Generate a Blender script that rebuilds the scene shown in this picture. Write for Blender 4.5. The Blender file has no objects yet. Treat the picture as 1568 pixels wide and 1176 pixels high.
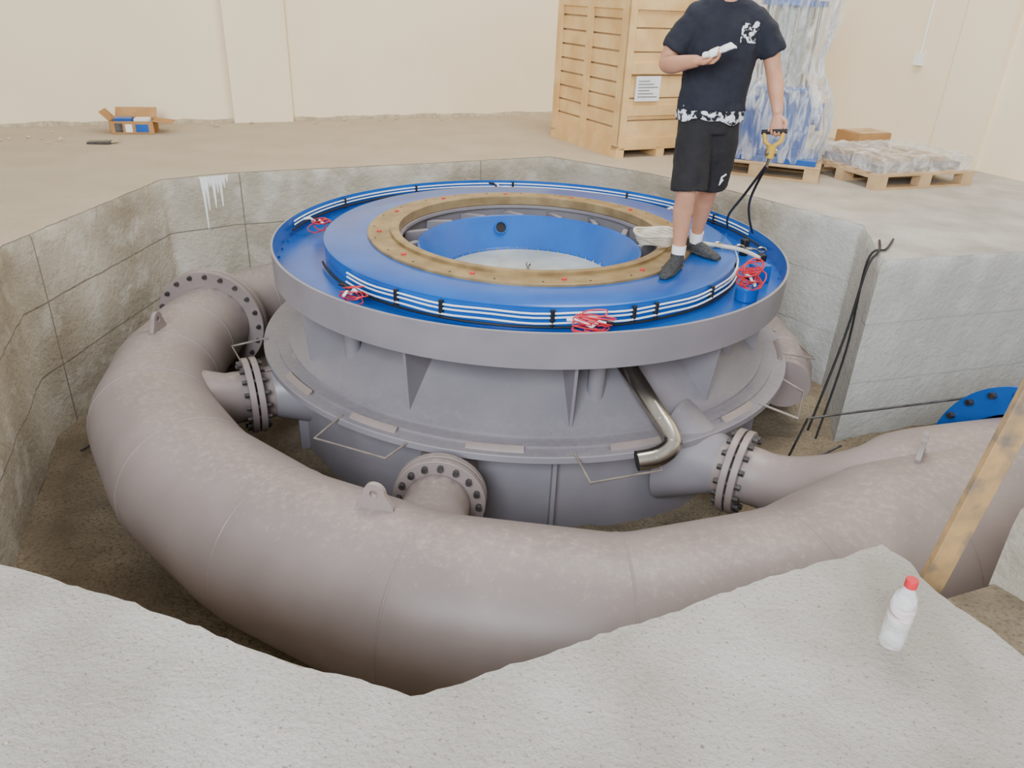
import bpy, bmesh, math, random
from mathutils import Vector as V, Matrix, noise
from mathutils.geometry import tessellate_polygon
random.seed(7)
sc=bpy.context.scene
PI=math.pi
# ---------------------------------------------------------------- materials
def srgb(r,g,b):
    f=lambda c:(c/255/12.92) if c/255<=.04045 else ((c/255+.055)/1.055)**2.4
    return (f(r),f(g),f(b),1)
def mat(name,c1,c2=None,scale=6,rough=.6,metal=0,bump=0,bscale=40,fine=None,dust=None,detail=6,spec=.5,contrast=(.35,.65)):
    m=bpy.data.materials.new(name);m.use_nodes=True
    nt=m.node_tree;N=nt.nodes;Lk=nt.links
    b=N['Principled BSDF'];b.inputs['Roughness'].default_value=rough;b.inputs['Metallic'].default_value=metal
    b.inputs['Specular IOR Level'].default_value=spec
    tc=N.new('ShaderNodeTexCoord')
    col=None
    if c2 is None: c2=tuple(min(1,x*1.15) for x in c1[:3])+(1,)
    nz=N.new('ShaderNodeTexNoise');nz.inputs['Scale'].default_value=scale;nz.inputs['Detail'].default_value=detail
    Lk.new(tc.outputs['Object'],nz.inputs['Vector'])
    cr=N.new('ShaderNodeValToRGB');cr.color_ramp.elements[0].position=contrast[0];cr.color_ramp.elements[1].position=contrast[1]
    cr.color_ramp.elements[0].color=c1;cr.color_ramp.elements[1].color=c2
    Lk.new(nz.outputs['Fac'],cr.inputs['Fac']);col=cr.outputs['Color']
    if fine:
        n2=N.new('ShaderNodeTexNoise');n2.inputs['Scale'].default_value=fine[0];n2.inputs['Detail'].default_value=5
        Lk.new(tc.outputs['Object'],n2.inputs['Vector'])
        r2=N.new('ShaderNodeValToRGB');r2.color_ramp.elements[0].position=fine[2];r2.color_ramp.elements[1].position=fine[3]
        Lk.new(n2.outputs['Fac'],r2.inputs['Fac'])
        mx=N.new('ShaderNodeMix');mx.data_type='RGBA'
        Lk.new(r2.outputs['Color'],mx.inputs['Factor']);Lk.new(col,mx.inputs['A']);mx.inputs['B'].default_value=fine[1]
        col=mx.outputs['Result']
    if dust:
        ge=N.new('ShaderNodeNewGeometry');sx=N.new('ShaderNodeSeparateXYZ');Lk.new(ge.outputs['Normal'],sx.inputs[0])
        n3=N.new('ShaderNodeTexNoise');n3.inputs['Scale'].default_value=26;n3.inputs['Detail'].default_value=12;n3.inputs['Roughness'].default_value=.8
        Lk.new(tc.outputs['Object'],n3.inputs['Vector'])
        a=N.new('ShaderNodeMath');a.operation='MULTIPLY_ADD';Lk.new(n3.outputs['Fac'],a.inputs[0]);a.inputs[1].default_value=2.2;a.inputs[2].default_value=-1.1
        s=N.new('ShaderNodeMath');s.operation='ADD';Lk.new(a.outputs[0],s.inputs[0]);Lk.new(sx.outputs['Z'],s.inputs[1])
        mr=N.new('ShaderNodeMapRange');mr.inputs['From Min'].default_value=dust[1];mr.inputs['From Max'].default_value=dust[2];mr.inputs['To Max'].default_value=dust[3]
        Lk.new(s.outputs[0],mr.inputs['Value'])
        mx=N.new('ShaderNodeMix');mx.data_type='RGBA';Lk.new(mr.outputs[0],mx.inputs['Factor']);Lk.new(col,mx.inputs['A']);mx.inputs['B'].default_value=dust[0]
        col=mx.outputs['Result']
    Lk.new(col,b.inputs['Base Color'])
    if bump:
        nb=N.new('ShaderNodeTexNoise');nb.inputs['Scale'].default_value=bscale;nb.inputs['Detail'].default_value=8;nb.inputs['Roughness'].default_value=.65
        Lk.new(tc.outputs['Object'],nb.inputs['Vector'])
        bp=N.new('ShaderNodeBump');bp.inputs['Strength'].default_value=bump;bp.inputs['Distance'].default_value=.02
        Lk.new(nb.outputs['Fac'],bp.inputs['Height']);Lk.new(bp.outputs[0],b.inputs['Normal'])
    return m
M_conc=mat('concrete_slab',srgb(174,168,158),srgb(208,203,196),2.2,.95,bump=1.0,bscale=62,fine=(85,srgb(132,125,115),.59,.74),detail=14)
M_pit=mat('pit_concrete',srgb(152,143,126),srgb(188,181,166),1.3,.95,bump=.9,bscale=22,fine=(5,srgb(204,200,190),.5,.8),detail=10)
M_sand=mat('sand',srgb(124,111,92),srgb(156,141,118),3,1,bump=1,bscale=26,fine=(60,srgb(108,96,78),.48,.7))
M_wall=mat('cream_plaster',srgb(244,228,194),srgb(248,235,206),.8,.9,bump=.08,bscale=60)
M_raw=mat('raw_plaster_edge',srgb(186,170,142),srgb(212,198,170),9,.95,bump=.6)
M_grey=mat('mauve_grey_primer',srgb(126,122,129),srgb(138,133,139),2.5,.40,dust=(srgb(172,162,158),.9,1.6,.5))
M_pipe=mat('pipe_primer',srgb(132,120,117),srgb(146,133,130),2,.44,dust=(srgb(202,188,172),.95,1.65,.6),bump=.04,bscale=60)
M_bolt=mat('bolt_steel',srgb(70,68,68),srgb(100,98,98),20,.4,metal=.7)
M_blue=mat('blue_paint',srgb(14,82,166),srgb(22,94,178),3,.28,dust=(srgb(80,120,170),1.1,2.0,.4))
M_gold=mat('raw_machined_ring',srgb(138,116,80),srgb(168,145,104),7,.42,metal=.4,bump=.05)
M_silver=mat('silver_cover',srgb(165,172,168),srgb(198,204,198),3,.4,metal=.25)
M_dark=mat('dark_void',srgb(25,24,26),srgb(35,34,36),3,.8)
M_red=mat('red_wire',srgb(190,25,40),srgb(215,45,60),3,.4)
M_white=mat('white_cable',srgb(225,228,232),None,3,.4)
M_black=mat('black_rubber',srgb(18,18,20),srgb(30,30,32),8,.6)
M_steel=mat('stainless',srgb(160,155,146),srgb(195,190,180),4,.24,metal=1)
M_rod=mat('rusty_rod',srgb(120,110,105),srgb(150,140,130),10,.6,metal=.3)
M_wood=mat('crate_wood',srgb(216,174,112),srgb(234,198,140),4,.7,bump=.15,bscale=14)
M_wood2=mat('pallet_wood',srgb(180,150,112),srgb(205,175,135),5,.8,bump=.2,bscale=14)
M_plank=mat('dirty_plank',srgb(184,148,98),srgb(150,124,92),9,.8,bump=.2,bscale=20,fine=(10,srgb(116,104,92),.5,.7))
M_paper=mat('paper',srgb(232,234,236),None,5,.7)
M_card=mat('cardboard',srgb(170,125,75),srgb(186,142,92),6,.85)
M_skin=mat('skin',srgb(190,136,106),srgb(202,150,122),7,.55,bump=.05,bscale=60)
M_hair=mat('hair',srgb(30,22,18),srgb(45,34,28),30,.7,bump=.6,bscale=60)
M_shirt=mat('navy_cotton',srgb(26,29,41),srgb(34,37,49),10,.9,bump=.6,bscale=7)
M_short=mat('black_cotton',srgb(30,29,32),srgb(40,38,41),10,.9,bump=.6,bscale=7)
M_camo=mat('camo_print',srgb(25,28,38),srgb(228,230,235),38,.9,contrast=(.48,.52))
M_sole=mat('shoe_mesh',srgb(48,50,52),srgb(70,72,74),60,.8)
M_glove=mat('white_cloth',srgb(235,235,235),None,10,.9,bump=.4,bscale=20)
M_yel=mat('yellow_plastic',srgb(190,150,50),srgb(215,175,70),5,.5)
M_beige=mat('beige_hose',srgb(182,172,156),srgb(208,200,186),12,.7)
def film(name,tr,col,sc_=5,zs=1):
    m=bpy.data.materials.new(name);m.use_nodes=True;nt=m.node_tree;N=nt.nodes;L=nt.links
    b=N['Principled BSDF'];b.inputs['Base Color'].default_value=col;b.inputs['Roughness'].default_value=.15
    t=N.new('ShaderNodeBsdfTransparent');mx=N.new('ShaderNodeMixShader')
    tc=N.new('ShaderNodeTexCoord');mp=N.new('ShaderNodeMapping');mp.inputs['Scale'].default_value=(1,1,zs);L.new(tc.outputs['Object'],mp.inputs[0])
    nz=N.new('ShaderNodeTexNoise');nz.inputs['Scale'].default_value=sc_;nz.inputs['Detail'].default_value=8;nz.inputs['Distortion'].default_value=1.5
    L.new(mp.outputs[0],nz.inputs['Vector'])
    mr=N.new('ShaderNodeMapRange');mr.inputs['From Min'].default_value=.42;mr.inputs['From Max'].default_value=.66;mr.inputs['To Min'].default_value=tr[0];mr.inputs['To Max'].default_value=tr[1]
    L.new(nz.outputs['Fac'],mr.inputs['Value']);L.new(mr.outputs[0],mx.inputs[0]);L.new(t.outputs[0],mx.inputs[1]);L.new(b.outputs[0],mx.inputs[2])
    bp=N.new('ShaderNodeBump');bp.inputs['Strength'].default_value=1;bp.inputs['Distance'].default_value=.05;L.new(nz.outputs['Fac'],bp.inputs['Height']);L.new(bp.outputs[0],b.inputs['Normal'])
    L.new(mx.outputs[0],N['Material Output'].inputs[0]);return m
M_film=film('plastic_wrap',(.16,.72),(.84,.86,.88,1),9,.3)
M_film2=film('plastic_sheet',(.25,.7),(.85,.86,.86,1),6,1)
M_pet=film('clear_pet',(.25,.4),(.9,.93,.95,1))
# formwork lines on the pit wall (uv in metres); cool daylight on the right-hand block painted into its colour
nt=M_pit.node_tree;N=nt.nodes;b=N['Principled BSDF']
uvn=N.new('ShaderNodeUVMap');br=N.new('ShaderNodeTexBrick');nt.links.new(uvn.outputs[0],br.inputs['Vector'])
br.inputs['Scale'].default_value=1;br.inputs['Brick Width'].default_value=2.3;br.inputs['Row Height'].default_value=.46;br.inputs['Mortar Size'].default_value=.009;br.inputs['Mortar Smooth'].default_value=.8
br.offset=0
old=b.inputs['Base Color'].links[0].from_socket
mm=N.new('ShaderNodeMix');mm.data_type='RGBA';nt.links.new(br.outputs['Fac'],mm.inputs['Factor']);nt.links.new(old,mm.inputs['A']);mm.inputs['B'].default_value=srgb(122,114,100)
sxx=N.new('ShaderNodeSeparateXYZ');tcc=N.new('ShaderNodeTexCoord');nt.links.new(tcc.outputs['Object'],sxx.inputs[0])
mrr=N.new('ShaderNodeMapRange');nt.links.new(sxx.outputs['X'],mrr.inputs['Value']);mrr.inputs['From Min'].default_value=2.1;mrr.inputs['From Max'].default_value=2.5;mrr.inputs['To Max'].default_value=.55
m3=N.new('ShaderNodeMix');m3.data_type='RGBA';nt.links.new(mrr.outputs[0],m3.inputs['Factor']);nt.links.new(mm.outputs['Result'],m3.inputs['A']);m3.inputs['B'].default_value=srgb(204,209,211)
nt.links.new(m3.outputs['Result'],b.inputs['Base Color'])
# dusty tint of the far hall floor
nt=M_conc.node_tree;N=nt.nodes;b=N['Principled BSDF'];old=b.inputs['Base Color'].links[0].from_socket
tc=N.new('ShaderNodeTexCoord');sx=N.new('ShaderNodeSeparateXYZ');nt.links.new(tc.outputs['Object'],sx.inputs[0])
nz=N.new('ShaderNodeTexNoise');nz.inputs['Scale'].default_value=.7;nz.inputs['Detail'].default_value=6;nt.links.new(tc.outputs['Object'],nz.inputs['Vector'])
ad=N.new('ShaderNodeMath');ad.operation='MULTIPLY_ADD';nt.links.new(nz.outputs['Fac'],ad.inputs[0]);ad.inputs[1].default_value=2.5;nt.links.new(sx.outputs['Y'],ad.inputs[2])
x2=N.new('ShaderNodeMath');x2.operation='MULTIPLY_ADD';nt.links.new(sx.outputs['X'],x2.inputs[0]);x2.inputs[1].default_value=-.9;nt.links.new(ad.outputs[0],x2.inputs[2])
mr=N.new('ShaderNodeMapRange');nt.links.new(x2.outputs[0],mr.inputs['Value']);mr.inputs['From Min'].default_value=4.5;mr.inputs['From Max'].default_value=7.5;mr.inputs['To Max'].default_value=.75
mm=N.new('ShaderNodeMix');mm.data_type='RGBA';nt.links.new(mr.outputs[0],mm.inputs['Factor']);nt.links.new(old,mm.inputs['A']);mm.inputs['B'].default_value=srgb(204,184,152)
nt.links.new(mm.outputs['Result'],b.inputs['Base Color'])
# ---------------------------------------------------------------- builder
def empty(name,loc=(0,0,0)):
    e=bpy.data.objects.new(name,None);e.location=loc;e.empty_display_size=.2;sc.collection.objects.link(e);return e
class MB:
    def __init__(s): s.v=[];s.f=[];s.m=[];s.mats=[]
    def mi(s,m):
        if m not in s.mats:s.mats.append(m)
        return s.mats.index(m)
    def add(s,vs,fs,m):
        o=len(s.v);k=s.mi(m);s.v+= [V(x) for x in vs]
        for f in fs: s.f.append([i+o for i in f]);s.m.append(k)
    def box(s,o,ex,ey,ez,m):
        o,ex,ey,ez=V(o),V(ex),V(ey),V(ez)
        vs=[o,o+ex,o+ex+ey,o+ey,o+ez,o+ex+ez,o+ex+ey+ez,o+ey+ez]
        s.add(vs,[(0,3,2,1),(4,5,6,7),(0,1,5,4),(1,2,6,5),(2,3,7,6),(3,0,4,7)],m)
    def cbox(s,c,d,m,rz=0):
        c=V(c);R=Matrix.Rotation(rz,3,'Z');ex,ey,ez=R@V((d[0],0,0)),R@V((0,d[1],0)),V((0,0,d[2]))
        s.box(c-(ex+ey+ez)/2,ex,ey,ez,m)
    def tube(s,pts,rad,m,seg=12,ref=None,cap=True,closed=False):
        pts=[V(p) for p in pts];n=len(pts)
        if not isinstance(rad,(list,tuple)): rad=[rad]*n
        tang=[]
        for i in range(n):
            if closed: a,b=pts[i-1],pts[(i+1)%n]
            else: a,b=pts[max(0,i-1)],pts[min(n-1,i+1)]
            if 0<i<n-1 or closed:
                t=(pts[i]-a).normalized()+(b-pts[i]).normalized()
            else: t=b-a
            tang.append(t.normalized() if t.length>1e-9 else V((0,0,1)))
        if ref is None: 
            u=tang[0].orthogonal().normalized()
        else: u=V(ref)
        vs=[];fs=[]
        for i in range(n):
            t=tang[i]; 
            if ref is not None: u=V(ref)
            u=(u-t*u.dot(t)).normalized();w=t.cross(u)
            r=rad[i];ra,rb=(r if isinstance(r,(list,tuple)) else (r,r))
            for k in range(seg):
                a=2*PI*k/seg;vs.append(pts[i]+u*ra*math.cos(a)+w*rb*math.sin(a))
        for i in range(n if closed else n-1):
            j=(i+1)%n
            for k in range(seg):
                k2=(k+1)%seg;fs.append((i*seg+k,i*seg+k2,j*seg+k2,j*seg+k))
        if cap and not closed:
            fs.append(tuple(range(seg-1,-1,-1)));fs.append(tuple((n-1)*seg+k for k in range(seg)))
        s.add(vs,fs,m)
    def rev(s,c,prof,m,seg=96,close=False,axis=(0,0,1)):
        c=V(c);q=V((0,0,1)).rotation_difference(V(axis).normalized())
        vs=[];fs=[];n=len(prof)
        for k in range(seg):
            a=2*PI*k/seg
            for r,z in prof: vs.append(c+q@V((r*math.cos(a),r*math.sin(a),z)))
        for k in range(seg):
            k2=(k+1)%seg
            for i in range(n if close else n-1):
                j=(i+1)%n;fs.append((k*n+i,k2*n+i,k2*n+j,k*n+j))
        s.add(vs,fs,m)
    def bolts(s,c,axis,R,num,m,r=.016,h=.025,ph=0):
        c=V(c);q=V((0,0,1)).rotation_difference(V(axis).normalized())
        for k in range(num):
            a=2*PI*(k+ph)/num;p=c+q@V((R*math.cos(a),R*math.sin(a),0));d=q@V((0,0,1))*h/2
            s.tube([p-d,p+d],r,m,6)
    def prism(s,poly,z0,z1,m,mt=None):
        n=len(poly);vs=[(x,y,z0) for x,y in poly]+[(x,y,z1) for x,y in poly]
        tris=tessellate_polygon([[V((x,y,0)) for x,y in poly]])
        s.add(vs,[(i,(i+1)%n,n+(i+1)%n,n+i) for i in range(n)],m)
        s.add([(x,y,z1) for x,y in poly],[tuple(t) for t in tris],mt or m)
    def ell(s,c,r,m,seg=20,rings=12,rot=None):
        c=V(c);vs=[];fs=[]
        for i in range(rings+1):
            p=PI*i/rings
            for k in range(seg):
                a=2*PI*k/seg;v=V((r[0]*math.sin(p)*math.cos(a),r[1]*math.sin(p)*math.sin(a),r[2]*math.cos(p)))
                if rot: v=rot@v
                vs.append(c+v)
        for i in range(rings):
            for k in range(seg):
                k2=(k+1)%seg;fs.append((i*seg+k,(i+1)*seg+k,(i+1)*seg+k2,i*seg+k2))
        s.add(vs,fs,m)
    def obj(s,name,parent=None,smooth=35,bevel=0,remesh=0,sm=0):
        me=bpy.data.meshes.new(name);me.from_pydata([tuple(v) for v in s.v],[],s.f)
        for m in s.mats: me.materials.append(m)
        me.polygons.foreach_set('material_index',s.m);me.update()
        bm=bmesh.new();bm.from_mesh(me)
        bmesh.ops.remove_doubles(bm,verts=bm.verts,dist=1e-5)
        bmesh.ops.recalc_face_normals(bm,faces=bm.faces);bm.to_mesh(me);bm.free()
        if smooth:
            me.shade_smooth();me.set_sharp_from_angle(angle=math.radians(smooth))
        o=bpy.data.objects.new(name,me);sc.collection.objects.link(o)
        if parent: o.parent=parent;o.matrix_parent_inverse=Matrix.Translation(-V(parent.location))
        if bevel:
            b=o.modifiers.new('bevel','BEVEL');b.width=bevel;b.segments=2;b.limit_method='ANGLE'
        if remesh:
            r=o.modifiers.new('rm','REMESH');r.mode='VOXEL';r.voxel_size=remesh;r.use_smooth_shade=True
            if sm:
                k=o.modifiers.new('s','SMOOTH');k.iterations=sm;k.factor=.6
        return o
def cat(pts,n=8):
    out=[];P=[pts[0]]+list(pts)+[pts[-1]]
    for i in range(1,len(P)-2):
        for k in range(n):
            t=k/n;p0,p1,p2,p3=P[i-1],P[i],P[i+1],P[i+2]
            out.append(tuple(.5*((2*b)+(-a+c)*t+(2*a-5*b+4*c-d)*t*t+(-a+3*b-3*c+d)*t**3) for a,b,c,d in zip(p0,p1,p2,p3)))
    out.append(tuple(pts[-1]));return out
# ---------------------------------------------------------------- floor + pit
pit=[(-2.4,1.97),(-1.44,1.7),(-1.01,1.58),(-.55,1.4),(-.21,1.3),(-.1,1.35),(.14,1.47),(.51,1.64),(.83,1.81),(1.19,1.96),(1.25,1.87),(1.27,1.74),(1.38,1.51),(1.6,.9),(2.5,1.0),(2.3,1.45),(1.78,2.21),(3.2,2.78),(4.9,3.38),(4.9,5.81),(3.6,5.37),(2.43,4.98),(2.65,5.91),(1.83,6.97),(1.12,7.61),(.28,8.16),(-.87,7.56),(-2.55,6.76),(-2.98,6.41),(-3.14,4.52),(-2.66,3.24)]
ar=sum(pit[i-1][0]*pit[i][1]-pit[i][0]*pit[i-1][1] for i in range(len(pit)))
dense=[];
for i in range(len(pit)):
    a=V(pit[i]);b_=V(pit[(i+1)%len(pit)]);n=max(1,int((b_-a).length/.03))
    for k in range(n): dense.append(a.lerp(b_,k/n))
nrm=[]
n=len(dense)
for i in range(n):
    t=(dense[(i+2)%n]-dense[i-2]).normalized();nv=V((t.y,-t.x))
    if ar<0: nv=-nv
    nrm.append(nv)   # points out of the pit
def jit(i,amp,sd): 
    p=dense[i];return amp*(noise.noise(V((p.x*5,p.y*5,sd)))+.5*noise.noise(V((p.x*24,p.y*24,sd))))
top=[dense[i]+nrm[i]*(.016+jit(i,.018,1)) for i in range(n)]
fl=MB()
outer=[(-9.74,6.49),(2.9,12.5),(9.8,-1.95),(-2.84,-7.96)]
tris=tessellate_polygon([[V((x,y,0)) for x,y in outer],[V((p.x,p.y,0)) for p in top]])
fl.add([(x,y,0) for x,y in outer]+[(p.x,p.y,0) for p in top],[tuple(t) for t in tris],M_conc)
fl.obj('floor',smooth=0)
rows=[0,-.03,-.1,-.45,-.9,-1.45]
vs=[]
for z in rows:
    for i in range(n):
        if z==0: p=top[i]
        else: p=dense[i]+nrm[i]*((.004 if z==-.03 else 0)+jit(i,.012,z*7))
        vs.append((p.x,p.y,z+(jit(i,.015,9) if z==-.03 else 0)))
fs=[(r*n+i,r*n+(i+1)%n,(r+1)*n+(i+1)%n,(r+1)*n+i) for r in range(len(rows)-1) for i in range(n)]
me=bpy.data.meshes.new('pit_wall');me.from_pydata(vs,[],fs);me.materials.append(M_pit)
uv=me.uv_layers.new(name='UVMap');cum=[0]
for i in range(n): cum.append(cum[-1]+(dense[(i+1)%n]-dense[i]).length)
for pi_,pl in enumerate(me.polygons):
    r,i=divmod(pi_,n)
    for li,(ci,rr) in zip(pl.loop_indices,[(i,r),(i+1,r),(i+1,r+1),(i,r+1)]): uv.data[li].uv=(cum[ci],rows[rr])
me.shade_smooth();me.set_sharp_from_angle(angle=math.radians(50))
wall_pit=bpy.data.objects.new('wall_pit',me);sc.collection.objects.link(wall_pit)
g=MB();nx,ny=150,130;vs=[];fs=[]
for j in range(ny+1):
    for i in range(nx+1):
        x=-3.4+8.5*i/nx;y=1.1+7.2*j/ny
        vs.append((x,y,-1.37+.05*noise.noise(V((x*1.3,y*1.3,0)))+.03*noise.noise(V((x*6,y*6,3)))+.012*noise.noise(V((x*17,y*17,3)))))
for j in range(ny):
    for i in range(nx): a=j*(nx+1)+i;fs.append((a,a+1,a+nx+2,a+nx+1))
g.add(vs,fs,M_sand);g.obj('floor_pit_sand',smooth=60)
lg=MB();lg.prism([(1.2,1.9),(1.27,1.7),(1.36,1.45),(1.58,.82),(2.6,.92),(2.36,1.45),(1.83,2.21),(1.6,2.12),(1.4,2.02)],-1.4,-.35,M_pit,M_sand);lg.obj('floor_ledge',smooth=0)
# cement slurry splash running down the back pit wall
t=MB();sd=V((.775,.63,0));
for k in range(8):
    p=V((-2.73,6.61,0))+sd*(.03*k);L_=(.46,.30,.10,.36,.16,.28,.12,.07)[k]
    t.tube([p+V((0,0,-.012)),p+V((0,0,-L_*.4)),p+V((0,0,-L_))],[(.024,.004),(.012,.004),(.005,.003)],M_paper,8,ref=sd)
t.obj('slurry_drips',wall_pit)
t=MB()
for a_,b_ in (((-2.95,4.6,-1.33),(-2.66,5.0,-1.2)),((-2.98,4.9,-1.33),(-2.72,5.3,-1.25)),((-2.85,4.3,-1.33),(-2.7,4.7,-1.3)),((2.0,4.5,-1.33),(2.35,4.7,-1.27))): t.tube([a_,b_],.008,M_bolt,8)
t.obj('rebar_scraps')
# ---------------------------------------------------------------- walls
wd=V((.903,.4295,0));wn=V((.4295,-.903,0))  # along / into room for back wall
def wallbox(name,p,d,L,thick_dir,t,h,m,z0=-.05):
    w=MB();w.box(V((p[0],p[1],z0)),d*L,thick_dir*t,V((0,0,h)),m);return w.obj(name,smooth=0)
wallbox('wall_back',(-9.74,6.49),wd,14.1,-wn,.25,5.2,M_wall)
wallbox('wall_right',(2.9,12.5),wn,16,wd,.25,5.2,M_wall)
wallbox('trim_pilaster_1',(-3.43,9.47),wd,.68,wn,.07,5.2,M_wall,0)
wallbox('trim_pilaster_2',(4.6,8.93),wn,.55,-wd,.09,5.2,M_wall,0)
e=MB()
for k in range(280):
    x=.05*k;p=V((-9.74,6.49,0))+wd*x+wn*.003
    q=.5+.5*noise.noise(V((x*2.3,0,0)))
    e.box(p,wd*.051,wn*(.008+.03*q*random.random()),V((0,0,.015+.06*q*random.uniform(.7,1))),M_raw)
e.obj('baseboard_back',smooth=0)
s_=MB();p=V((4.4,9.36,0));pp=p-wd*.03
s_.tube([pp+V((0,0,1.05)),pp+V((0,0,5.0))],.014,M_paper,8)
s_.box(pp+V((0,0,.95))-wn*.05+wd*.02,wn*.1,-wd*.05,V((0,0,.12)),M_paper)
s_.obj('light_switch_conduit')
# ---------------------------------------------------------------- turbine
C=V((.08,5.38,0))
T=empty('turbine_housing',(C.x,C.y,0))
ZR=-.04   # rim top
ZD=-.02   # cover disc top
def cc(r,a,z): a=math.radians(a);return V((C.x+r*math.cos(a),C.y+r*math.sin(a),z))
t=MB()
t.rev(C,[(1.775,-.245),(1.78,ZR),(1.765,ZR+.002)],M_grey,160)
t.rev(C,[(1.765,ZR+.002),(1.76,-.17),(1.43,-.17)],M_blue,160)
t.rev(C,[(1.775,-.245),(1.765,-.25),(1.2,-.25)],M_grey,160)
t.obj('rim_band',T)
t=MB()
t.rev(C,[(1.43,-.17),(1.435,ZD-.01),(1.42,ZD),(1.13,ZD)],M_blue,160)
t.rev(C,[(1.14,ZD-.002),(1.14,ZD+.014),(1.135,ZD+.018),(.95,ZD+.018),(.945,ZD+.012),(.945,ZD-.01)],M_gold,160)
t.rev(C,[(.985,ZD+.018),(.985,ZD+.036),(.95,ZD+.038),(.925,ZD+.032),(.925,-.05),(.95,-.05)],M_gold,160)
t.obj('cover_disc',T)
t=MB()
t.rev(C,[(.945,-.04),(.945,-.42)],M_grey,120)
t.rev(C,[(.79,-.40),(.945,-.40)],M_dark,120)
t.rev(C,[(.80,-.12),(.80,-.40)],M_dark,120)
t.rev(C,[(.945,-.055),(.905,-.055),(.905,-.075),(.945,-.075)],M_grey,120,True)
t.obj('vane_gap',T)
t=MB()
t.rev(C,[(.80,-.3),(.80,-.105),(.785,-.10),(.775,-.11),(.68,-.33),(.67,-.34),(.60,-.345)],M_blue,120)
t.obj('inner_cone',T)
t=MB();t.rev(C,[(.66,-.343),(.3,-.335),(0.0,-.33)],M_silver,96)
t.tube([C+V((0,0,-.33)),C+V((0,0,-.27))],.012,M_steel,10);t.ell(C+V((0,0,-.26)),(.02,.02,.02),M_steel)
t.bolts(C+V((0,0,-.335)),(0,0,1),.645,48,M_steel,.008,.012)
t.obj('silver_cover',T)
t=MB()
for k in range(16):
    a=360/16*k+8;p=cc(.80,a-4,-.30);q=cc(.94,a+5,-.30)
    d=(q-p);w=V((-d.y,d.x,0)).normalized()
    t.box(p-w*.02,w*.04,d,V((0,0,.20)),M_grey)
t.obj('guide_vanes',T,bevel=.004)
t=MB()
for k in range(12):
    t.tube([cc(1.06,k*30+11,ZD+.015),cc(1.06,k*30+11,ZD+.026)],.016,M_red,10)
for k in range(24):
    t.tube([cc(1.10,k*15+4,ZD+.012),cc(1.10,k*15+4,ZD+.0195)],.007,M_dark,8)
for k in range(60): t.tube([cc(1.74,k*6,-.169),cc(1.74,k*6,-.155)],.008,M_blue,6)
t.obj('red_bolt_caps',T)
t=MB()  # black port hole in cone
a=math.radians(108);c=C+V((.735*math.cos(a),.735*math.sin(a),-.19));ax=V((-math.cos(a),-math.sin(a),.43))
t.rev(c,[(.0,.006),(.042,.006)],M_dark,24,axis=ax);t.rev(c,[(.042,-.02),(.042,.014),(.052,.014),(.052,-.02)],M_blue,24,axis=ax)
t.obj('port_hole',T)
t=MB()
t.rev(C,[(1.22,-.25),(1.28,-.33),(1.66,-.66),(1.72,-.68),(1.72,-.70),(1.80,-.70),(1.80,-.715),(1.885,-.715),(1.89,-.72),(1.89,-.755),(1.885,-.76),(1.69,-.76),(1.69,-1.42)],M_grey,160)
t.obj('lower_casing',T,smooth=28)
t=MB()
for k in range(11):
    a=-81+k*360/11;ar_=math.radians(a);w=V((-math.sin(ar_),math.cos(ar_),0))*.009
    pts=[(1.26,-.25),(1.70,-.25),(1.66,-.68),(1.62,-.68),(1.28,-.34)]
    vs=[];m_=len(pts)
    for sgn in (-1,1):
        for r,z in pts: vs.append(cc(r,a,z)+w*sgn)
    t.add(vs,[tuple(range(m_)),tuple(range(2*m_-1,m_-1,-1))]+[(i,(i+1)%m_,m_+(i+1)%m_,m_+i) for i in range(m_)],M_grey)
for a in (-74.5,-136,-30,10,60,110,160,200):
    t.tube([cc(1.5,a,-.25),cc(1.5,a,-.60)],.05,M_grey,20)
t.obj('gusset_fins',T,bevel=.002)
t=MB()
for a in (-84,-20,-150):
    p=cc(1.69,a,-1.4);r_=cc(1,a,0)-C;r_=V((r_.x,r_.y,0)).normalized();w=V((-r_.y,r_.x,0))
    t.box(p-w*.012,w*.024,r_*.06,V((0,0,.64)),M_grey)
for a in (-118,-95,-70,-45,-140,-10):   # flange splice plates
    t.tube([cc(1.84,a-5+b,-.713) for b in range(11)],[(.035,.006)]*11,M_pipe,8)
t.obj('body_ribs',T)
# stainless drain pipe
t=MB()
dp=cat([(.60,4.12,-.33),(.68,3.97,-.42),(.81,3.75,-.55),(.87,3.64,-.61),(.875,3.57,-.655),(.80,3.53,-.70),(.69,3.51,-.72)],6)
t.tube(dp,.056,M_steel,28,cap=False);t.tube([dp[-1],dp[-2]],.050,M_dark,24)
for i in (13,22,30): t.tube([dp[i],dp[i+1]],.0575,M_steel,28)
t.obj('drain_pipe',T)
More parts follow.
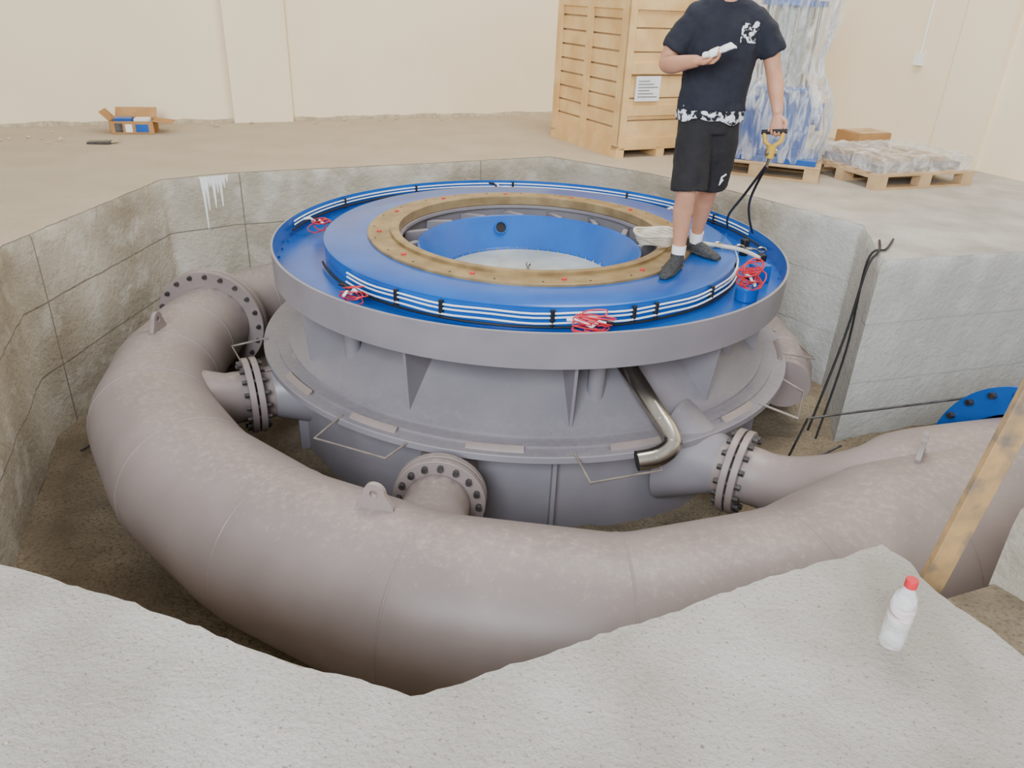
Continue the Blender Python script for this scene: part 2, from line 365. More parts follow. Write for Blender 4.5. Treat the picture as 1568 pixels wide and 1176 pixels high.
# cables in the channel
t=MB()
for r,z in ((1.452,-.06),(1.452,-.085),(1.46,-.115)):
    t.tube([cc(r,a,z+.004*math.sin(a*.3)) for a in range(-140,10,3)],.0060,M_white,8)
for r,z in ((1.745,-.065),(1.745,-.09)):
    t.tube([cc(r,a,z) for a in range(15,175,3)],.0060,M_white,8)
t.tube([cc(1.457,a,-.14) for a in range(-160,20,3)],.008,M_black,8)
t.tube([cc(1.74,a,-.115) for a in range(5,178,3)],.008,M_black,8)
for a in (-122,-110,-66,-60,-85,-40):
    p=cc(1.452,a,-.14);t.tube([p,p+V((0,0,.1))],.014,M_black,8)
for a in (30,60,95,125,150):
    p=cc(1.745,a,-.13);t.tube([p,p+V((0,0,.08))],.012,M_black,8)
t.obj('sensor_cables',T)
t=MB()
for a,R,nn in ((-130,.06,6),(-78,.075,9),(-28,.085,14),(100,.05,5),(172,.07,6),(40,.05,5)):
    for k in range(nn):
        rr=R*random.uniform(.7,1.15);c=cc(1.58+random.uniform(-.03,.03),a+random.uniform(-1.2,1.2),-.12+.011*k+random.uniform(0,.02))
        tx,ty=random.uniform(-.3,.3),random.uniform(-.3,.3)
        ra=math.radians(a+90);e1=V((math.cos(ra),math.sin(ra),tx));e2=V((-math.sin(ra),math.cos(ra),ty))
        t.tube([c+e1*rr*1.3*math.cos(b/14*2*PI)*(1+.1*math.sin(b*1.7))+e2*rr*.8*math.sin(b/14*2*PI) for b in range(14)],.0042,M_red,6,closed=True)
    for k in range(3):
        c=cc(1.6,a,-.08);d=V((random.uniform(-.14,.14),random.uniform(-.1,.1),random.uniform(.0,.05)))
        t.tube([c,c+d*.5+V((0,0,.02)),c+d],.009,M_white if k<2 else M_black,8)
t.obj('red_wire_coils',T)
t=MB();t.tube([cc(1.58,-30,-.17),cc(1.58,-30,-.08)],.07,M_blue,24)
t.cbox(cc(1.6,-15,-.11),(.12,.09,.12),M_blue,.3);t.cbox(cc(1.62,-8,-.10),(.05,.05,.12),M_black,.3);t.cbox(cc(1.6,6,-.11),(.05,.05,.12),M_black,.3)
t.obj('terminal_boxes',T,bevel=.006)
t=MB()
def rod(*ps): t.tube([V(p) for p in ps],.0075,M_rod,8)
for a in (-158,-118,-75,-32,-5):
    da=6.5
    rod(cc(1.86,a-da,-.71),cc(2.1,a-da+1,-.74),cc(2.03,a+da,-.76),cc(1.85,a+da+2,-.72))
t.obj('rod_brackets',T)
# lifting gear left on the disc
t=MB()
c0=V((.93,5.1,.04))
for k in range(6):
    t.tube([c0+V(((.11+.008*k)*math.cos(b/20*2*PI),(.1+.006*k)*math.sin(b/20*2*PI),.012*k-.004+.008*math.sin(b+k))) for b in range(20)],.011,M_beige,8,closed=True)
t.tube(cat([(1.02,5.18,.04),(1.2,5.22,.008),(1.5,5.12,.0),(1.62,5.0,-.02)]),.014,M_beige,8)
for k in range(5):
    c=V((1.38+.07*k,5.2-.02*k,.0));t.tube([c+V((.03*math.cos(b/12*2*PI),.016*math.sin(b/12*2*PI)*(k%2),.016*math.sin(b/12*2*PI)*(1-k%2)+.0)) for b in range(12)],.007,M_steel,6,closed=True)
t.obj('lifting_sling')
# ---------------------------------------------------------------- distributor pipe
P=empty('distributor_pipe',(C.x,C.y,-.93));ZP=-.93
path=[(4.75,4.22,.50),(3.2,3.70,.50),(2.5,3.42,.485),(1.90,3.05,.47),(1.3,2.66,.45),(.5,2.44,.43),(-.38,2.58,.415),(-1.1,2.92,.40),(-1.72,3.42,.385),(-2.17,4.02,.37),(-2.36,4.62,.345),(-2.42,5.2,.32),(-2.40,5.72,.30),(-2.2,6.15,.28),(-1.8,6.6,.27),(-1.2,6.98,.26),(-.4,7.28,.25),(.5,7.3,.24),(1.2,7.0,.23),(1.72,6.5,.22),(2.0,5.9,.21),(2.06,5.35,.2),(1.95,4.95,.18)]
pts=[];rad=[]
for i,(x,y,r) in enumerate(path):
    if 0<i<len(path)-1:
        a=V(path[i-1][:2]);c=V((x,y));b_=V(path[i+1][:2])
        p1=c+(a-c).normalized()*.14;p2=c+(b_-c).normalized()*.14
        for k in range(5):
            f_=k/4;q=p1*(1-f_)**2+c*2*f_*(1-f_)+p2*f_*f_
            pts.append((q.x,q.y,ZP));rad.append(r)
    else: pts.append((x,y,ZP));rad.append(r)
t=MB();t.tube(pts,rad,M_pipe,56);
t.obj('main_pipe',P,smooth=60)
t=MB()  # weld seams
for i in range(1,len(path)-1):
    x,y,r=path[i];a=V(path[i-1][:2]);c=V((x,y));b_=V(path[i+1][:2]);d=((b_-c).normalized()+(c-a).normalized()).normalized()
    c=c*.5+(c+(a-c).normalized()*.14+c+(b_-c).normalized()*.14)*.25
    t.rev((c.x,c.y,ZP),[(r-.002,-.008),(r+.0035,-.003),(r+.0035,.003),(r-.002,.008)],M_pipe,56,axis=(d.x,d.y,0))
t.obj('weld_seams',P,smooth=80)
def flange(t,c,ax,R,th,nb,rin,mats=M_pipe):
    ax=V(ax).normalized();c=V(c)
    for s in (-1,1):
        cen=c+ax*s*(th/2+.006)
        t.rev(cen,[(rin,-th/2),(R-.004,-th/2),(R,-th/2+.004),(R,th/2-.004),(R-.004,th/2),(rin,th/2)],mats,48,axis=ax)
    t.rev(c,[(R-.05,-.01),(R-.05,.01)],M_dark,32,axis=ax)
    t.bolts(c,ax,R-.035,nb,M_bolt,.017,th*2+.07)
t=MB()
flange(t,(-2.41,5.66,ZP),(.02,1,0),.42,.045,20,.28)
def branch(pts,fl,ax):
    t.tube([p[:3] for p in pts],[p[3] for p in pts],M_pipe,36);flange(t,fl,ax,.25,.04,16,.15)
branch([(-2.25,4.12,ZP,.30),(-1.98,4.30,ZP,.23),(-1.84,4.38,ZP,.17),(-1.30,4.66,ZP,.17)],(-1.70,4.45,ZP),(.88,.45,0))
branch([(-.42,2.55,ZP,.30),(-.40,2.95,ZP,.26),(-.38,3.2,ZP,.18),(-.36,3.45,ZP,.17),(-.33,3.95,ZP,.17)],(-.36,3.40,ZP),(.05,1,0))
branch(cat([(2.9,3.58,ZP,.49),(2.45,3.46,ZP,.485),(2.12,3.38,ZP,.47),(1.86,3.41,ZP,.40),(1.65,3.56,ZP,.24),(1.5,3.67,ZP,.17),(1.35,3.77,ZP,.17),(.95,4.0,ZP,.17)],4),(1.33,3.78,ZP),(-.87,.50,0))
t.tube([(1.25,3.83,ZP),(1.0,4.0,ZP)],[.17,.32],M_grey,36)
t.tube([(-1.6,4.5,ZP),(-1.35,4.65,ZP)],[.17,.28],M_grey,36)
t.tube([(1.9,6.0,ZP),(1.6,5.9,ZP)],.16,M_pipe,24)
t.obj('nozzle_branches',P,smooth=40)
t=MB()
def lug(c,ang,s=1.0):
    c=V(c);d=V((math.cos(ang),math.sin(ang),0));w=V((-d.y,d.x,0))*.012;N_=14
    out=[(-.085,-.06)]+[(.05*math.cos(PI-PI*k/N_),.06+.05*math.sin(PI-PI*k/N_)) for k in range(N_+1)]+[(.085,-.06)]
    out=[(-.085,-.06),(-.085,0)]+out[1:-1]+[(.085,0),(.085,-.06)]
    hole=[(.02*math.cos(2*PI*k/16),.06+.02*math.sin(2*PI*k/16)) for k in range(16)]
    tr=tessellate_polygon([[V((a,b,0)) for a,b in out],[V((a,b,0)) for a,b in hole]])
    al=out+hole
    for sg in (-1,1): t.add([c+d*a*s+V((0,0,b*s))+w*sg for a,b in al],[tuple(x) for x in tr],M_pipe)
    for L_ in (out,hole):
        m_=len(L_);t.add([c+d*a*s+V((0,0,b*s))+w*sg for sg in (-1,1) for a,b in L_],[(i,(i+1)%m_,m_+(i+1)%m_,m_+i) for i in range(m_)],M_pipe)
lug((-.57,2.72,-.50),-.2,1.0);lug((2.04,3.28,-.45),1.0,1.1);lug((-2.36,4.66,-.57),1.5,1.0)
t.obj('lifting_lugs',P,smooth=30)
# blue valve
t=MB();ax=V((.945,.325,0)).normalized();c=V((2.86,3.57,ZP))
for off,R,th in ((0,.66,.05),(.5,.66,.05)):
    t.rev(c+ax*off,[(.505,-th/2),(R,-th/2),(R,th/2),(.505,th/2)],M_blue,64,axis=ax)
t.rev(c,[(.52,0),(.54,.1),(.54,.4),(.52,.5)],M_blue,48,axis=ax)
t.bolts(c,ax,.615,24,M_bolt,.02,.11)
for k in range(10):
    a=2*PI*k/10;q=V((0,0,1)).rotation_difference(ax);p=c+q@V((.53*math.cos(a),.53*math.sin(a),.03));d=q@V((math.cos(a),math.sin(a),0))*.08;w=q@V((-math.sin(a),math.cos(a),0))*.015
    t.box(p-w/2,w,d,ax*.44,M_blue)
t.obj('inlet_valve')
# ---------------------------------------------------------------- plank, cable, rod
t=MB();a=V((1.405,2.15,-1.38));b_=V((1.76,2.28,.62));d=b_-a;w=V((d.z,0,-d.x)).normalized()
t.box(a-w*.045,w*.09,V((0,.03,0)),d,M_plank);t.obj('wood_plank',bevel=.003)
t=MB()
t.tube(cat([(2.60,5.45,.012),(2.52,5.25,.015),(2.46,5.14,.01),(2.39,5.09,-.1),(2.34,5.05,-.6),(2.2,4.95,-1.3)]),.009,M_black,8)
t.tube(cat([(2.72,5.5,.012),(2.55,5.22,.015),(2.42,5.17,-.06),(2.40,5.1,-.7),(2.25,4.9,-1.34)]),.008,M_black,8)
t.obj('black_cable')
t=MB();t.tube([(1.78,4.3,-1.36),(1.85,4.2,-.79),(2.9,4.24,-.60)],.008,M_bolt,8)
t.obj('steel_rod')
# ---------------------------------------------------------------- crate
K=empty('wooden_crate',(.97,8.21,0))
F=V((.97,8.21,0));ex=V((-.45,.893,0)).normalized();ey=V((.893,.45,0)).normalized();ez=V((0,0,1))
LX,LY,H=1.42,1.12,1.50
def kb(t,x0,x1,y0,y1,z0,z1,m=M_wood): t.box(F+ex*x0+ey*y0+ez*z0,ex*(x1-x0),ey*(y1-y0),ez*(z1-z0),m)
t=MB();kb(t,.05,LX-.05,.05,LY-.05,.12,H-.04,M_wood2);t.obj('inner_panels',K,smooth=0)
t=MB()
nr=9;hh=(H-.20)/nr
for r in range(nr):
    z=.16+r*hh
    kb(t,.02,LX-.02,.022+.004*random.random(),.045,z,z+hh-.018)
    kb(t,.02,LX-.02,LY-.045,LY-.022,z,z+hh-.018)
nr=6;hh=(H-.20)/nr
for r in range(nr):
    z=.16+r*hh
    kb(t,.022,.045,.02,LY-.02,z,z+hh-.014);kb(t,LX-.045,LX-.022,.02,LY-.02,z,z+hh-.014)
t.obj('slats',K,smooth=0,bevel=.003)
t=MB()
for x in (0.0,LX*.47,LX-.11): 
    kb(t,x,x+.11,0,.022,.1,H);kb(t,x,x+.11,LY-.022,LY,.1,H)
for y in (0.0,LY-.1):
    kb(t,0,.022,y+.001,y+.1,.1,H);kb(t,LX-.022,LX,y+.001,y+.1,.1,H)
for z in (.1,H-.1,):
    kb(t,-.002,.021,.1,LY-.1,z,z+.1);kb(t,.11,LX-.11,.001,.02,z,z+.1)
kb(t,-.002,.021,.1,LY-.1,.42,.52);kb(t,-.002,.021,.1,LY-.1,.82,.92)
kb(t,0,LX,0,LY,H,H+.02)
for y in (0,LY/2-.05,LY-.1): kb(t,0,LX,y,y+.1,0,.1)
kb(t,0,.1,0,LY,.08,.12);kb(t,LX-.1,LX,0,LY,.08,.12)
t.obj('battens',K,smooth=0,bevel=.003)
t=MB();kb(t,-.006,-.003,.16,.46,.56,.80,M_paper);
for k in range(6): kb(t,-.008,-.0055,.19,.43-.05*(k%3),.60+.03*k,.606+.03*k,M_bolt)
t.obj('shipping_label',K,smooth=0)
# ---------------------------------------------------------------- pallets
def pallet(name,o,ex,ey,L,W):
    E=empty(name,o);t=MB();o=V(o)
    def b(x0,x1,y0,y1,z0,z1): t.box(o+ex*x0+ey*y0+ez*z0,ex*(x1-x0),ey*(y1-y0),ez*(z1-z0),M_wood2)
    for y in (0,W/2-.05,W-.1):
        b(0,L,y,y+.1,0,.02)
        for x in (0,L/2-.07,L-.14): b(x,x+.14,y,y+.1,.02,.10)
    for x in (0,L/2-.07,L-.14): b(x,x+.14,0,W,.10,.12)
    for i in range(6):
        y=i*(W-.1)/5;b(0,L,y,y+.1,.12,.14)
    t.obj('boards',E,smooth=0,bevel=.003);return E
u=V((.93,.36,0)).normalized();vv=V((-.36,.93,0)).normalized()
u1=V((.93,-.36,0)).normalized();v1=V((.36,.93,0)).normalized()
pallet('pallet',(1.72,7.78,0),u1,v1,1.15,1.0)
pallet('pallet',(3.25,7.18,0),u,vv,1.2,.95)
E=empty('wrapped_parts',(3.3,7.2,.14));t=MB();o=V((3.25,7.18,.14))
t.box(o+u*.1+vv*.1,u*1.0,vv*.74,ez*.07,M_grey)
for k in range(4): t.box(o+u*(.15+.24*k)+vv*.14+ez*.07,u*.12,vv*.62,ez*.04,M_wood2)
t.obj('metal_parts',E,bevel=.005)
def shell(rings,segs,fn,name,par,m):
    t=MB();vs=[];fs=[]
    for j in range(rings+1):
        for k in range(segs): vs.append(fn(j/rings,2*PI*k/segs))
    for j in range(rings):
        for k in range(segs):
            k2=(k+1)%segs;fs.append((j*segs+k,j*segs+k2,(j+1)*segs+k2,(j+1)*segs+k))
    t.add(vs,fs,m);return t.obj(name,par,smooth=25)
def f1(h,a):
    sq=max(abs(math.cos(a)),abs(math.sin(a)));cx,cy=math.cos(a)/sq,math.sin(a)/sq
    g=1.0 if h<.5 else max(0,1-(h-.5)*2)
    z=.145+.13*min(1,h*2)
    p=o+u*(.6+.57*cx*g)+vv*(.475+.44*cy*g);q=V((p.x,p.y,z))
    nn=noise.noise(q*7)*.02;return q+V((nn,nn,abs(noise.noise(q*9+V((5,5,5))))*.03*(1 if h>.2 else 0)))
shell(30,120,f1,'plastic_wrap',E,M_film2)
# tall wrapped machine on pallet
E=empty('wrapped_machine',(2.35,8.0,.14));t=MB();o1=V((1.72,7.78,.14));cm=o1+u1*.62+v1*.5
t.box(o1+u1*.3+v1*.06,u1*.80,v1*.75,ez*.05,M_blue)
t.tube([cm+ez*.05,cm+ez*.10],.36,M_blue,32);t.tube([cm+ez*.10,cm+ez*.62],[.30,.22],M_blue,32)
t.tube([cm+ez*.62,cm+ez*.66],.30,M_blue,32);t.tube([cm+ez*.66,cm+ez*1.35],.17,M_silver,32);t.tube([cm+ez*1.35,cm+ez*1.4],.3,M_blue,32)
t.tube([cm+ez*1.4,cm+ez*1.85],[.2,.15],M_grey,32)
for k in range(6):
    a=PI/3*k+.4;d=V((math.cos(a),math.sin(a),0));t.box(cm+d*.2+ez*.10-V((-d.y,d.x,0))*.015,V((-d.y,d.x,0))*.03,d*.16,ez*.5,M_blue)
    t.tube([cm+d*.25+ez*.66,cm+d*.25+ez*1.36],.015,M_steel,8)
t.tube([cm+ez*.40,cm+u1*.42+ez*.40],.08,M_blue,24);t.tube([cm+u1*.40+ez*.40,cm+u1*.44+ez*.40],.13,M_blue,24)
t.obj('blue_pump',E,bevel=.004)
def f2(h,a):
    z=.15+1.85*h
    R=.52-.12*h+.05*math.sin(h*8)-.09*math.exp(-((h-.45)/.10)**2)
    if h>.93: R*=max(.02,(1-h)/.07)
    rid=abs(noise.noise(V((math.cos(a)*4,math.sin(a)*4,z*1.1))))*.13+abs(noise.noise(V((math.cos(a)*11,math.sin(a)*11,z*2.5))))*.06+noise.noise(V((math.cos(a)*25,math.sin(a)*25,z*7)))*.02
    return V((cm.x+(R+rid-.05)*math.cos(a),cm.y+(R+rid-.05)*math.sin(a),z))
shell(110,160,f2,'plastic_wrap',E,M_film)
t=MB();q=V((3.5,8.35,0));t.box(q,u*.42,vv*.35,ez*.33,M_card);t.box(q+u*.02-vv*.001+ez*.33,u*.38,vv*.3,ez*.01,M_wood2);t.obj('brown_carton',bevel=.004)
E=empty('open_cardboard_box',(-4.1,8.5,0));t=MB();R=Matrix.Rotation(.25,3,'Z');q=V((-4.35,8.35,0))
bx,by=R@V((.42,0,0)),R@V((0,.3,0));h=.13
t.box(q,bx,by,ez*.006,M_card)
t.box(q,bx,by*.02,ez*h,M_card);t.box(q+by,bx,by*.02,ez*h,M_card);t.box(q,bx*.015,by,ez*h,M_card);t.box(q+bx,bx*.015,by,ez*h,M_card)
t.box(q+ez*h+bx,bx*.45-ez*.03,by,ez*.004,M_card);t.box(q+ez*h,-bx*.2+ez*.09,by,ez*.004,M_card);t.box(q+ez*h+by,bx,by*.3+ez*.09,ez*.004,M_card)
t.obj('box_walls',E,smooth=0)
t=MB();t.box(q+bx*.1+by*.1+ez*.006,bx*.4,by*.5,ez*.15,M_blue);t.box(q+bx*.55+by*.2+ez*.006,bx*.35,by*.5,ez*.14,M_paper)
t.box(q-by*.012+bx*.12+ez*.02,bx*.18,by*.01,ez*.09,M_bolt);t.box(q-by*.012+bx*.36+ez*.02,bx*.16,by*.01,ez*.08,M_paper);t.box(q-by*.012+bx*.6+ez*.02,bx*.3,by*.01,ez*.08,M_blue);t.obj('contents',E,bevel=.004)
t=MB()
for k in range(34):
    if k<14: x,y=random.uniform(-5.2,-4.6),random.uniform(7.6,8.4)
    else:
        s=random.uniform(6.2,10.5);p=V((-9.74,6.49,0))+wd*s+wn*random.uniform(.08,.35);x,y=p.x,p.y
    r=random.uniform(.01,.03);t.ell((x,y,r*.4),(r,r*.8,r*.6),M_raw,7,5)
t.box((-4.3,7.75,0),(.22,.03,.01),(-.02,.1,0),(0,0,.02),M_bolt)
t.box((-4.12,7.80,0),(.10,.05,.03),(-.03,.08,0),(0,0,.015),M_raw)
t.obj('rubble')
t=MB()
for k in range(160):
    x,y=random.uniform(-1.6,1.9),random.uniform(.3,1.2)
    r=random.uniform(.0015,.005)
    t.ell((x,y,r*.4),(r,r*.8,r*.6),M_raw,6,4)
t.obj('concrete_chips')
# ---------------------------------------------------------------- bottle
Bt=empty('water_bottle',(1.03,1.52,0));c=V((1.03,1.52,0))
t=MB();prof=[(0,.004),(.026,.004),(.031,.01),(.032,.03)]
for k in range(5): prof+=[(.0325,.034+.012*k),(.0305,.04+.012*k)]
prof+=[(.0325,.1),(.0325,.14),(.031,.15),(.026,.172),(.014,.192),(.0125,.2),(.0125,.205)]
t.rev(c,prof,M_pet,40);t.obj('bottle_body',Bt,smooth=60)
t=MB();t.rev(c,[(.0,.223),(.0145,.223),(.0155,.221),(.0155,.2),(.0,.2)],M_red,32);t.obj('red_cap',Bt)
t=MB();t.rev(c,[(.0329,.098),(.0329,.142)],film('bottle_label',(.4,.7),(.85,.70,.74,1)),40);t.obj('label',Bt)
# ---------------------------------------------------------------- worker
W=empty('construction_worker',(1.1,4.75,.02))
def hand(t,w,d,nrm_,side,curl,m=M_skin,thumbcurl=.5):
    w=V(w);d=V(d).normalized();nn=V(nrm_);nn=(nn-d*nn.dot(d)).normalized();s=d.cross(nn)*side
    t.tube([w-d*.02,w+d*.01,w+d*.045,w+d*.085,w+d*.095],[(.026,.02),(.027,.019),(.038,.017),(.041,.014),(.036,.009)],m,14,ref=s)
    for i,(o,L) in enumerate(((.030,.072),(.010,.082),(-.010,.076),(-.029,.058))):
        p=w+d*(.088-.004*abs(i-1))+s*o;pts=[p-d*.02,p];ang=0;r=[.010,.0095]
        for q,fr in enumerate((.45,.3,.25)):
            ang+=curl*(1+.1*i);dirn=d*math.cos(ang)+nn*math.sin(ang)+s*o*.8;p=p+dirn.normalized()*L*fr;pts.append(p);r.append(.009-.0009*q)
        t.tube(pts,r,m,8)
    p=w+d*.02+s*.024;dd=(d*.6+s*.75+nn*.3).normalized();pts=[p-dd*.01,p+dd*.035];p=p+dd*.035
    dd=(d*.85+s*.3+nn*thumbcurl).normalized();pts.append(p+dd*.028);p=p+dd*.028;dd=(d*.9-s*.05+nn*(thumbcurl+.2)).normalized();pts.append(p+dd*.024)
    t.tube(pts,[.014,.012,.0105,.009],m,8)
X=V((1,0,0))
t=MB();sk=M_skin
def interp(rr,n):
    rr=[r if isinstance(r,tuple) else (r,r) for r in rr];out=[]
    for i in range(len(rr)-1):
        for k in range(n):
            f_=k/n;out.append(tuple(a+(b-a)*f_ for a,b in zip(rr[i],rr[i+1])))
    out.append(rr[-1]);return out
def limb(pts,rr,ref=X,m=sk): t.tube(cat([tuple(V(p)) for p in pts],5),interp(rr,5),m,18,ref=ref)
limb([(1.02,4.75,.90),(1.01,4.71,.70),(1.0,4.66,.52),(1.0,4.69,.38),(1.005,4.69,.20),(1.005,4.68,.10),(1.0,4.67,.06)],[.085,.078,.056,.062,.043,.035,.036])
limb([(1.18,4.77,.90),(1.18,4.81,.70),(1.175,4.85,.52),(1.175,4.93,.38),(1.18,5.0,.22),(1.185,5.04,.11),(1.185,5.05,.06)],[.085,.078,.056,.062,.043,.035,.036])
limb([(1.09,4.75,.86),(1.09,4.75,1.0),(1.095,4.74,1.15),(1.10,4.74,1.3),(1.10,4.74,1.42),(1.10,4.735,1.49),(1.10,4.72,1.56),(1.095,4.70,1.62)],[(.15,.10),(.145,.10),(.15,.10),(.17,.105),(.15,.085),(.065,.062),(.055,.057),(.055,.055)])
limb([(.93,4.74,1.42),(.86,4.74,1.32),(.80,4.74,1.19),(.82,4.64,1.18),(.875,4.54,1.20),(.92,4.48,1.213)],[.058,.054,.046,.048,.037,.029],ref=V((0,0,1)))
limb([(1.27,4.74,1.42),(1.345,4.735,1.33),(1.40,4.72,1.18),(1.415,4.67,1.10),(1.425,4.60,1.0),(1.43,4.575,.955)],[.058,.054,.044,.046,.034,.027],ref=V((1,0,0)))
hand(t,(.92,4.48,1.213),(.85,-.30,.12),(0,-.45,1),1,.62)
hand(t,(1.43,4.575,.955),(.02,-.25,-1),(-.55,-.8,.1),-1,.75)
Rh=Matrix.Rotation(math.radians(22),3,'X')@Matrix.Rotation(math.radians(-8),3,'Z')
hc=V((1.09,4.655,1.675))
t.ell(hc,(.074,.092,.108),sk,28,20,Rh)
t.ell(hc+Rh@V((0,-.035,-.055)),(.052,.055,.058),sk,24,16,Rh)
t.tube([hc+Rh@V((0,-.088,.012)),hc+Rh@V((0,-.103,-.012)),hc+Rh@V((0,-.108,-.026)),hc+Rh@V((0,-.09,-.034))],[.008,.011,.014,.008],sk,10)
for s in (-1,1):
    t.ell(hc+Rh@V((s*.076,.008,-.008)),(.008,.019,.030),sk,12,8,Rh)
    t.ell(hc+Rh@V((s*.030,-.083,.022)),(.02,.012,.008),sk,12,8,Rh)
t.tube([hc+Rh@V((-.022,-.088,-.058)),hc+Rh@V((0,-.094,-.056)),hc+Rh@V((.022,-.088,-.058))],[.004,.008,.004],sk,8)
t.obj('body',W,remesh=.005,sm=3)
t=MB()
for s in (-1,1):
    p=hc+Rh@V((s*.030,-.084,.008));t.ell(p,(.013,.01,.008),M_paper,14,8,Rh);t.ell(p+Rh@V((0,-.0085,0)),(.005,.003,.005),M_black,10,6,Rh)
    t.tube([hc+Rh@V((s*.014,-.094,.030)),hc+Rh@V((s*.03,-.096,.036)),hc+Rh@V((s*.05,-.082,.030))],.0035,M_hair,6)
t.tube([hc+Rh@V((-.022,-.095,-.058)),hc+Rh@V((0,-.102,-.058)),hc+Rh@V((.022,-.095,-.058))],.002,M_red,6)
t.obj('eyes_and_brows',W)
t=MB()
t.ell(hc+Rh@V((0,.014,.022)),(.081,.093,.100),M_hair,28,18,Rh)
ho=t.obj('hair',W)
bm=bmesh.new();bm.from_mesh(ho.data);inv=Rh.transposed()
dl=[v for v in bm.verts if (lambda q:(q.y<-.035 and q.z<.05) or q.z<-.055)(inv@(v.co-hc))]
bmesh.ops.delete(bm,geom=dl,context='VERTS');bm.to_mesh(ho.data);bm.free()
# shirt
t=MB()
limb([(1.09,4.75,.945),(1.09,4.75,1.0),(1.095,4.745,1.12),(1.10,4.74,1.28),(1.10,4.74,1.39),(1.10,4.74,1.45),(1.10,4.738,1.49)],[(.203,.153),(.196,.144),(.195,.135),(.21,.135),(.20,.115),(.13,.09),(.075,.075)],m=M_shirt)
t.ell((.945,4.74,1.405),(.085,.085,.088),M_shirt);t.ell((1.255,4.74,1.405),(.085,.085,.088),M_shirt)
limb([(1.10,4.74,1.455),(1.0,4.74,1.435),(.95,4.74,1.41)],[.075,.080,.078],ref=V((0,0,1)),m=M_shirt)
limb([(1.10,4.74,1.455),(1.2,4.74,1.435),(1.25,4.74,1.41)],[.075,.080,.078],ref=V((0,0,1)),m=M_shirt)
limb([(.96,4.74,1.41),(.885,4.735,1.34),(.825,4.73,1.24)],[.080,.078,.074],ref=V((0,0,1)),m=M_shirt)
limb([(1.24,4.74,1.41),(1.325,4.735,1.35),(1.39,4.73,1.25)],[.080,.078,.074],ref=V((0,0,1)),m=M_shirt)
so=t.obj('tshirt',W,remesh=.009,sm=4)
tx=bpy.data.textures.new('folds','CLOUDS');tx.noise_scale=.09
dm=so.modifiers.new('folds','DISPLACE');dm.texture=tx;dm.strength=.022;dm.texture_coords='LOCAL'
t=MB();vs=[];fs=[];sg=96
for j,(z,ra,rb) in enumerate(((.895,.190,.140),(.905,.194,.146),(.93,.193,.145),(.97,.188,.138))):
    for k in range(sg):
        a=2*PI*k/sg;dz=.012*math.sin(3*a+1)+.006*math.sin(8*a) if j<2 else 0;q=1+.02*math.sin(11*a)+.012*math.sin(17*a+2)
        vs.append((1.09+ra*q*math.cos(a),4.75+rb*q*math.sin(a),z+dz))
for j in range(3):
    for k in range(sg): k2=(k+1)%sg;fs.append((j*sg+k,j*sg+k2,(j+1)*sg+k2,(j+1)*sg+k))
t.add(vs,fs,M_camo);t.obj('camo_undershirt',W)
t=MB();vs=[];fs=[]
for j in range(13):
    for i in range(13):
        a=math.radians(-70+28*i/12);z=1.305+.105*j/12
        vs.append((1.10+.225*math.cos(a),4.735+.158*math.sin(a)-.004,z))
for j in range(12):
    for i in range(12): k=j*13+i;fs.append((k,k+1,k+14,k+13))
t.add(vs,fs,M_camo);po=t.obj('camo_pocket',W)
sw=po.modifiers.new('sw','SHRINKWRAP');sw.target=so;sw.offset=.004
# shorts
t=MB()
limb([(1.09,4.75,.96),(1.09,4.755,.90),(1.09,4.76,.83)],[(.17,.125),(.18,.132),(.17,.12)],m=M_short)
limb([(1.03,4.75,.88),(1.015,4.73,.75),(1.01,4.69,.6),(1.012,4.67,.50)],[.11,.11,.11,.112],m=M_short)
limb([(1.16,4.77,.88),(1.175,4.80,.75),(1.18,4.84,.6),(1.178,4.87,.50)],[.115,.116,.112,.112],m=M_short)
so=t.obj('shorts',W,remesh=.009,sm=4)
dm=so.modifiers.new('folds','DISPLACE');dm.texture=tx;dm.strength=.02;dm.texture_coords='LOCAL'
t=MB()
t.tube([(1.225,4.742,.56),(1.205,4.735,.53),(1.215,4.735,.575),(1.24,4.747,.59)],.006,M_paper,6)
t.obj('shorts_logo',W)
t=MB()
def shoe(h,toe):
    h=V(h);toe=V(toe);d=(toe-h).normalized();s=V((-d.y,d.x,0));L=(toe-h).length
    P=lambda a,z:tuple(h+d*L*a+V((0,0,z)))
    limb([P(0,.07),P(.12,.07),P(.35,.068),P(.6,.058),P(.85,.045),P(1,.04)],[(.022,.03),(.036,.045),(.040,.045),(.046,.034),(.042,.022),(.018,.012)],ref=s,m=M_sole)
    limb([P(.2,.07),P(.2,.12)],[.044,.043],ref=s,m=M_sole)
    limb([P(0,.034),P(.3,.034),P(.7,.034),P(1,.034)],[(.034,.013),(.040,.013),(.048,.013),(.025,.012)],ref=s,m=M_sole)
shoe((1.03,4.73,0),(.885,4.455,0));shoe((1.135,5.11,0),(1.32,4.88,0))
t.obj('sneakers',W,remesh=.005,sm=2)
t=MB();t.tube([(1.005,4.68,.10),(1.005,4.68,.17)],[.042,.044],M_paper,20);t.tube([(1.185,5.04,.10),(1.183,5.02,.17)],[.042,.044],M_paper,20);t.obj('socks',W)
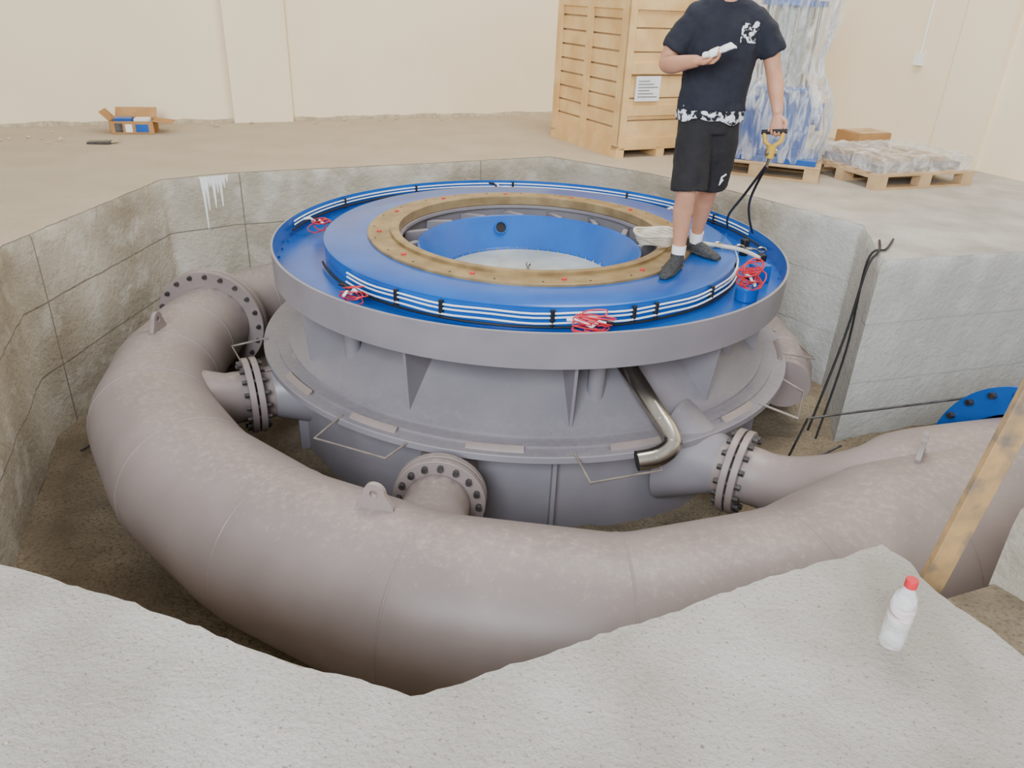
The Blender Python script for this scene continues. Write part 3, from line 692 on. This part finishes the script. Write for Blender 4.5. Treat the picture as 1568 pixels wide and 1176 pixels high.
# white glove held in the bent hand
t=MB();hw=V((.92,4.48,1.213));hd=V((.85,-.30,.12)).normalized();hn=V((0,-.45,1));hn=(hn-hd*hn.dot(hd)).normalized();hs=hd.cross(hn)
t.tube(cat([tuple(hw+hd*.03+hn*.028),tuple(hw+hd*.07+hn*.036+hs*.01),tuple(hw+hd*.11+hn*.045),tuple(hw+hd*.155+hn*.060+hs*.01)]),[(.020,.015)]*8+[(.030,.020)]*9+[(.026,.014)]*8,M_glove,14,ref=hs)
for o_ in (-.022,-.004,.014): t.tube([hw+hd*.13+hn*.05+hs*o_,hw+hd*.17+hn*.062+hs*(o_*1.3),hw+hd*.20+hn*(.055+o_)+hs*(o_*1.7)],[.011,.010,.006],M_glove,8)
t.obj('work_glove',W,remesh=.005,sm=2)
# lever hoist in the hanging hand, webbing down to the rim
t=MB();c=V((1.415,4.53,.871));hx=V((.83,-.55,.15)).normalized()
t.tube([c-hx*.07,c+hx*.07],.0135,M_black,14)
t.tube([c+hx*.055,c+hx*.045+V((0,-.01,-.05)),c+V((0,-.005,-.085))],.012,M_yel,12);t.tube([c-hx*.055,c-hx*.045+V((0,-.01,-.05)),c+V((0,-.005,-.085))],.012,M_yel,12)
t.tube([c+V((0,-.005,-.07)),c+V((0,-.005,-.14))],[.028,.022],M_yel,16);t.tube([c+V((-.03,-.005,-.11)),c+V((.03,-.005,-.11))],.02,M_steel,14)
t.tube([c+V((0,0,-.14)),c+V((-.005,.01,-.19))],.010,M_steel,10)
t.tube(cat([tuple(c+V((-.005,.01,-.18))),(1.375,4.75,.48),(1.42,5.2,.24),(1.56,5.68,.03)]),.008,M_black,8)
t.tube(cat([tuple(c+V((.0,.02,-.18))),(1.43,4.8,.45),(1.56,5.2,.24),(1.72,5.58,.03)]),.008,M_black,8)
t.obj('lever_hoist',W)
W.location=(1.1,4.75,-.018);W.scale=(1,1,1.03)
# ---------------------------------------------------------------- camera & light
th=math.radians(27);ro=math.radians(2.5)
R0=V((1,0,0));U0=V((0,math.sin(th),math.cos(th)));Fw=V((0,math.cos(th),-math.sin(th)))
Rc=R0*math.cos(ro)+U0*math.sin(ro);Uc=-R0*math.sin(ro)+U0*math.cos(ro)
cam=bpy.data.cameras.new('camera');cam.lens=27;cam.sensor_width=36;cam.clip_start=.05
co=bpy.data.objects.new('camera',cam);sc.collection.objects.link(co)
m=Matrix((Rc,Uc,-Fw)).transposed().to_4x4();m.translation=V((0,0,1.5));co.matrix_world=m
sc.camera=co
w=bpy.data.worlds.new('world');sc.world=w;w.use_nodes=True;bg=w.node_tree.nodes['Background'];bg.inputs[0].default_value=(1,.98,.955,1);bg.inputs[1].default_value=.82
def area(n,loc,tgt,size,pw,col):
    l=bpy.data.lights.new(n,'AREA');l.shape='SQUARE';l.size=size;l.energy=pw;l.color=col
    o=bpy.data.objects.new(n,l);o.location=loc;o.rotation_euler=(V(tgt)-V(loc)).to_track_quat('-Z','Y').to_euler();sc.collection.objects.link(o)
area('daylight_door',(-1.5,-4.5,4.2),(1.5,3.5,-.5),3.5,1250,(.86,.93,1))
area('ceiling_lamp',(2,6,6.5),(1,6,0),3,380,(1,.96,.90))
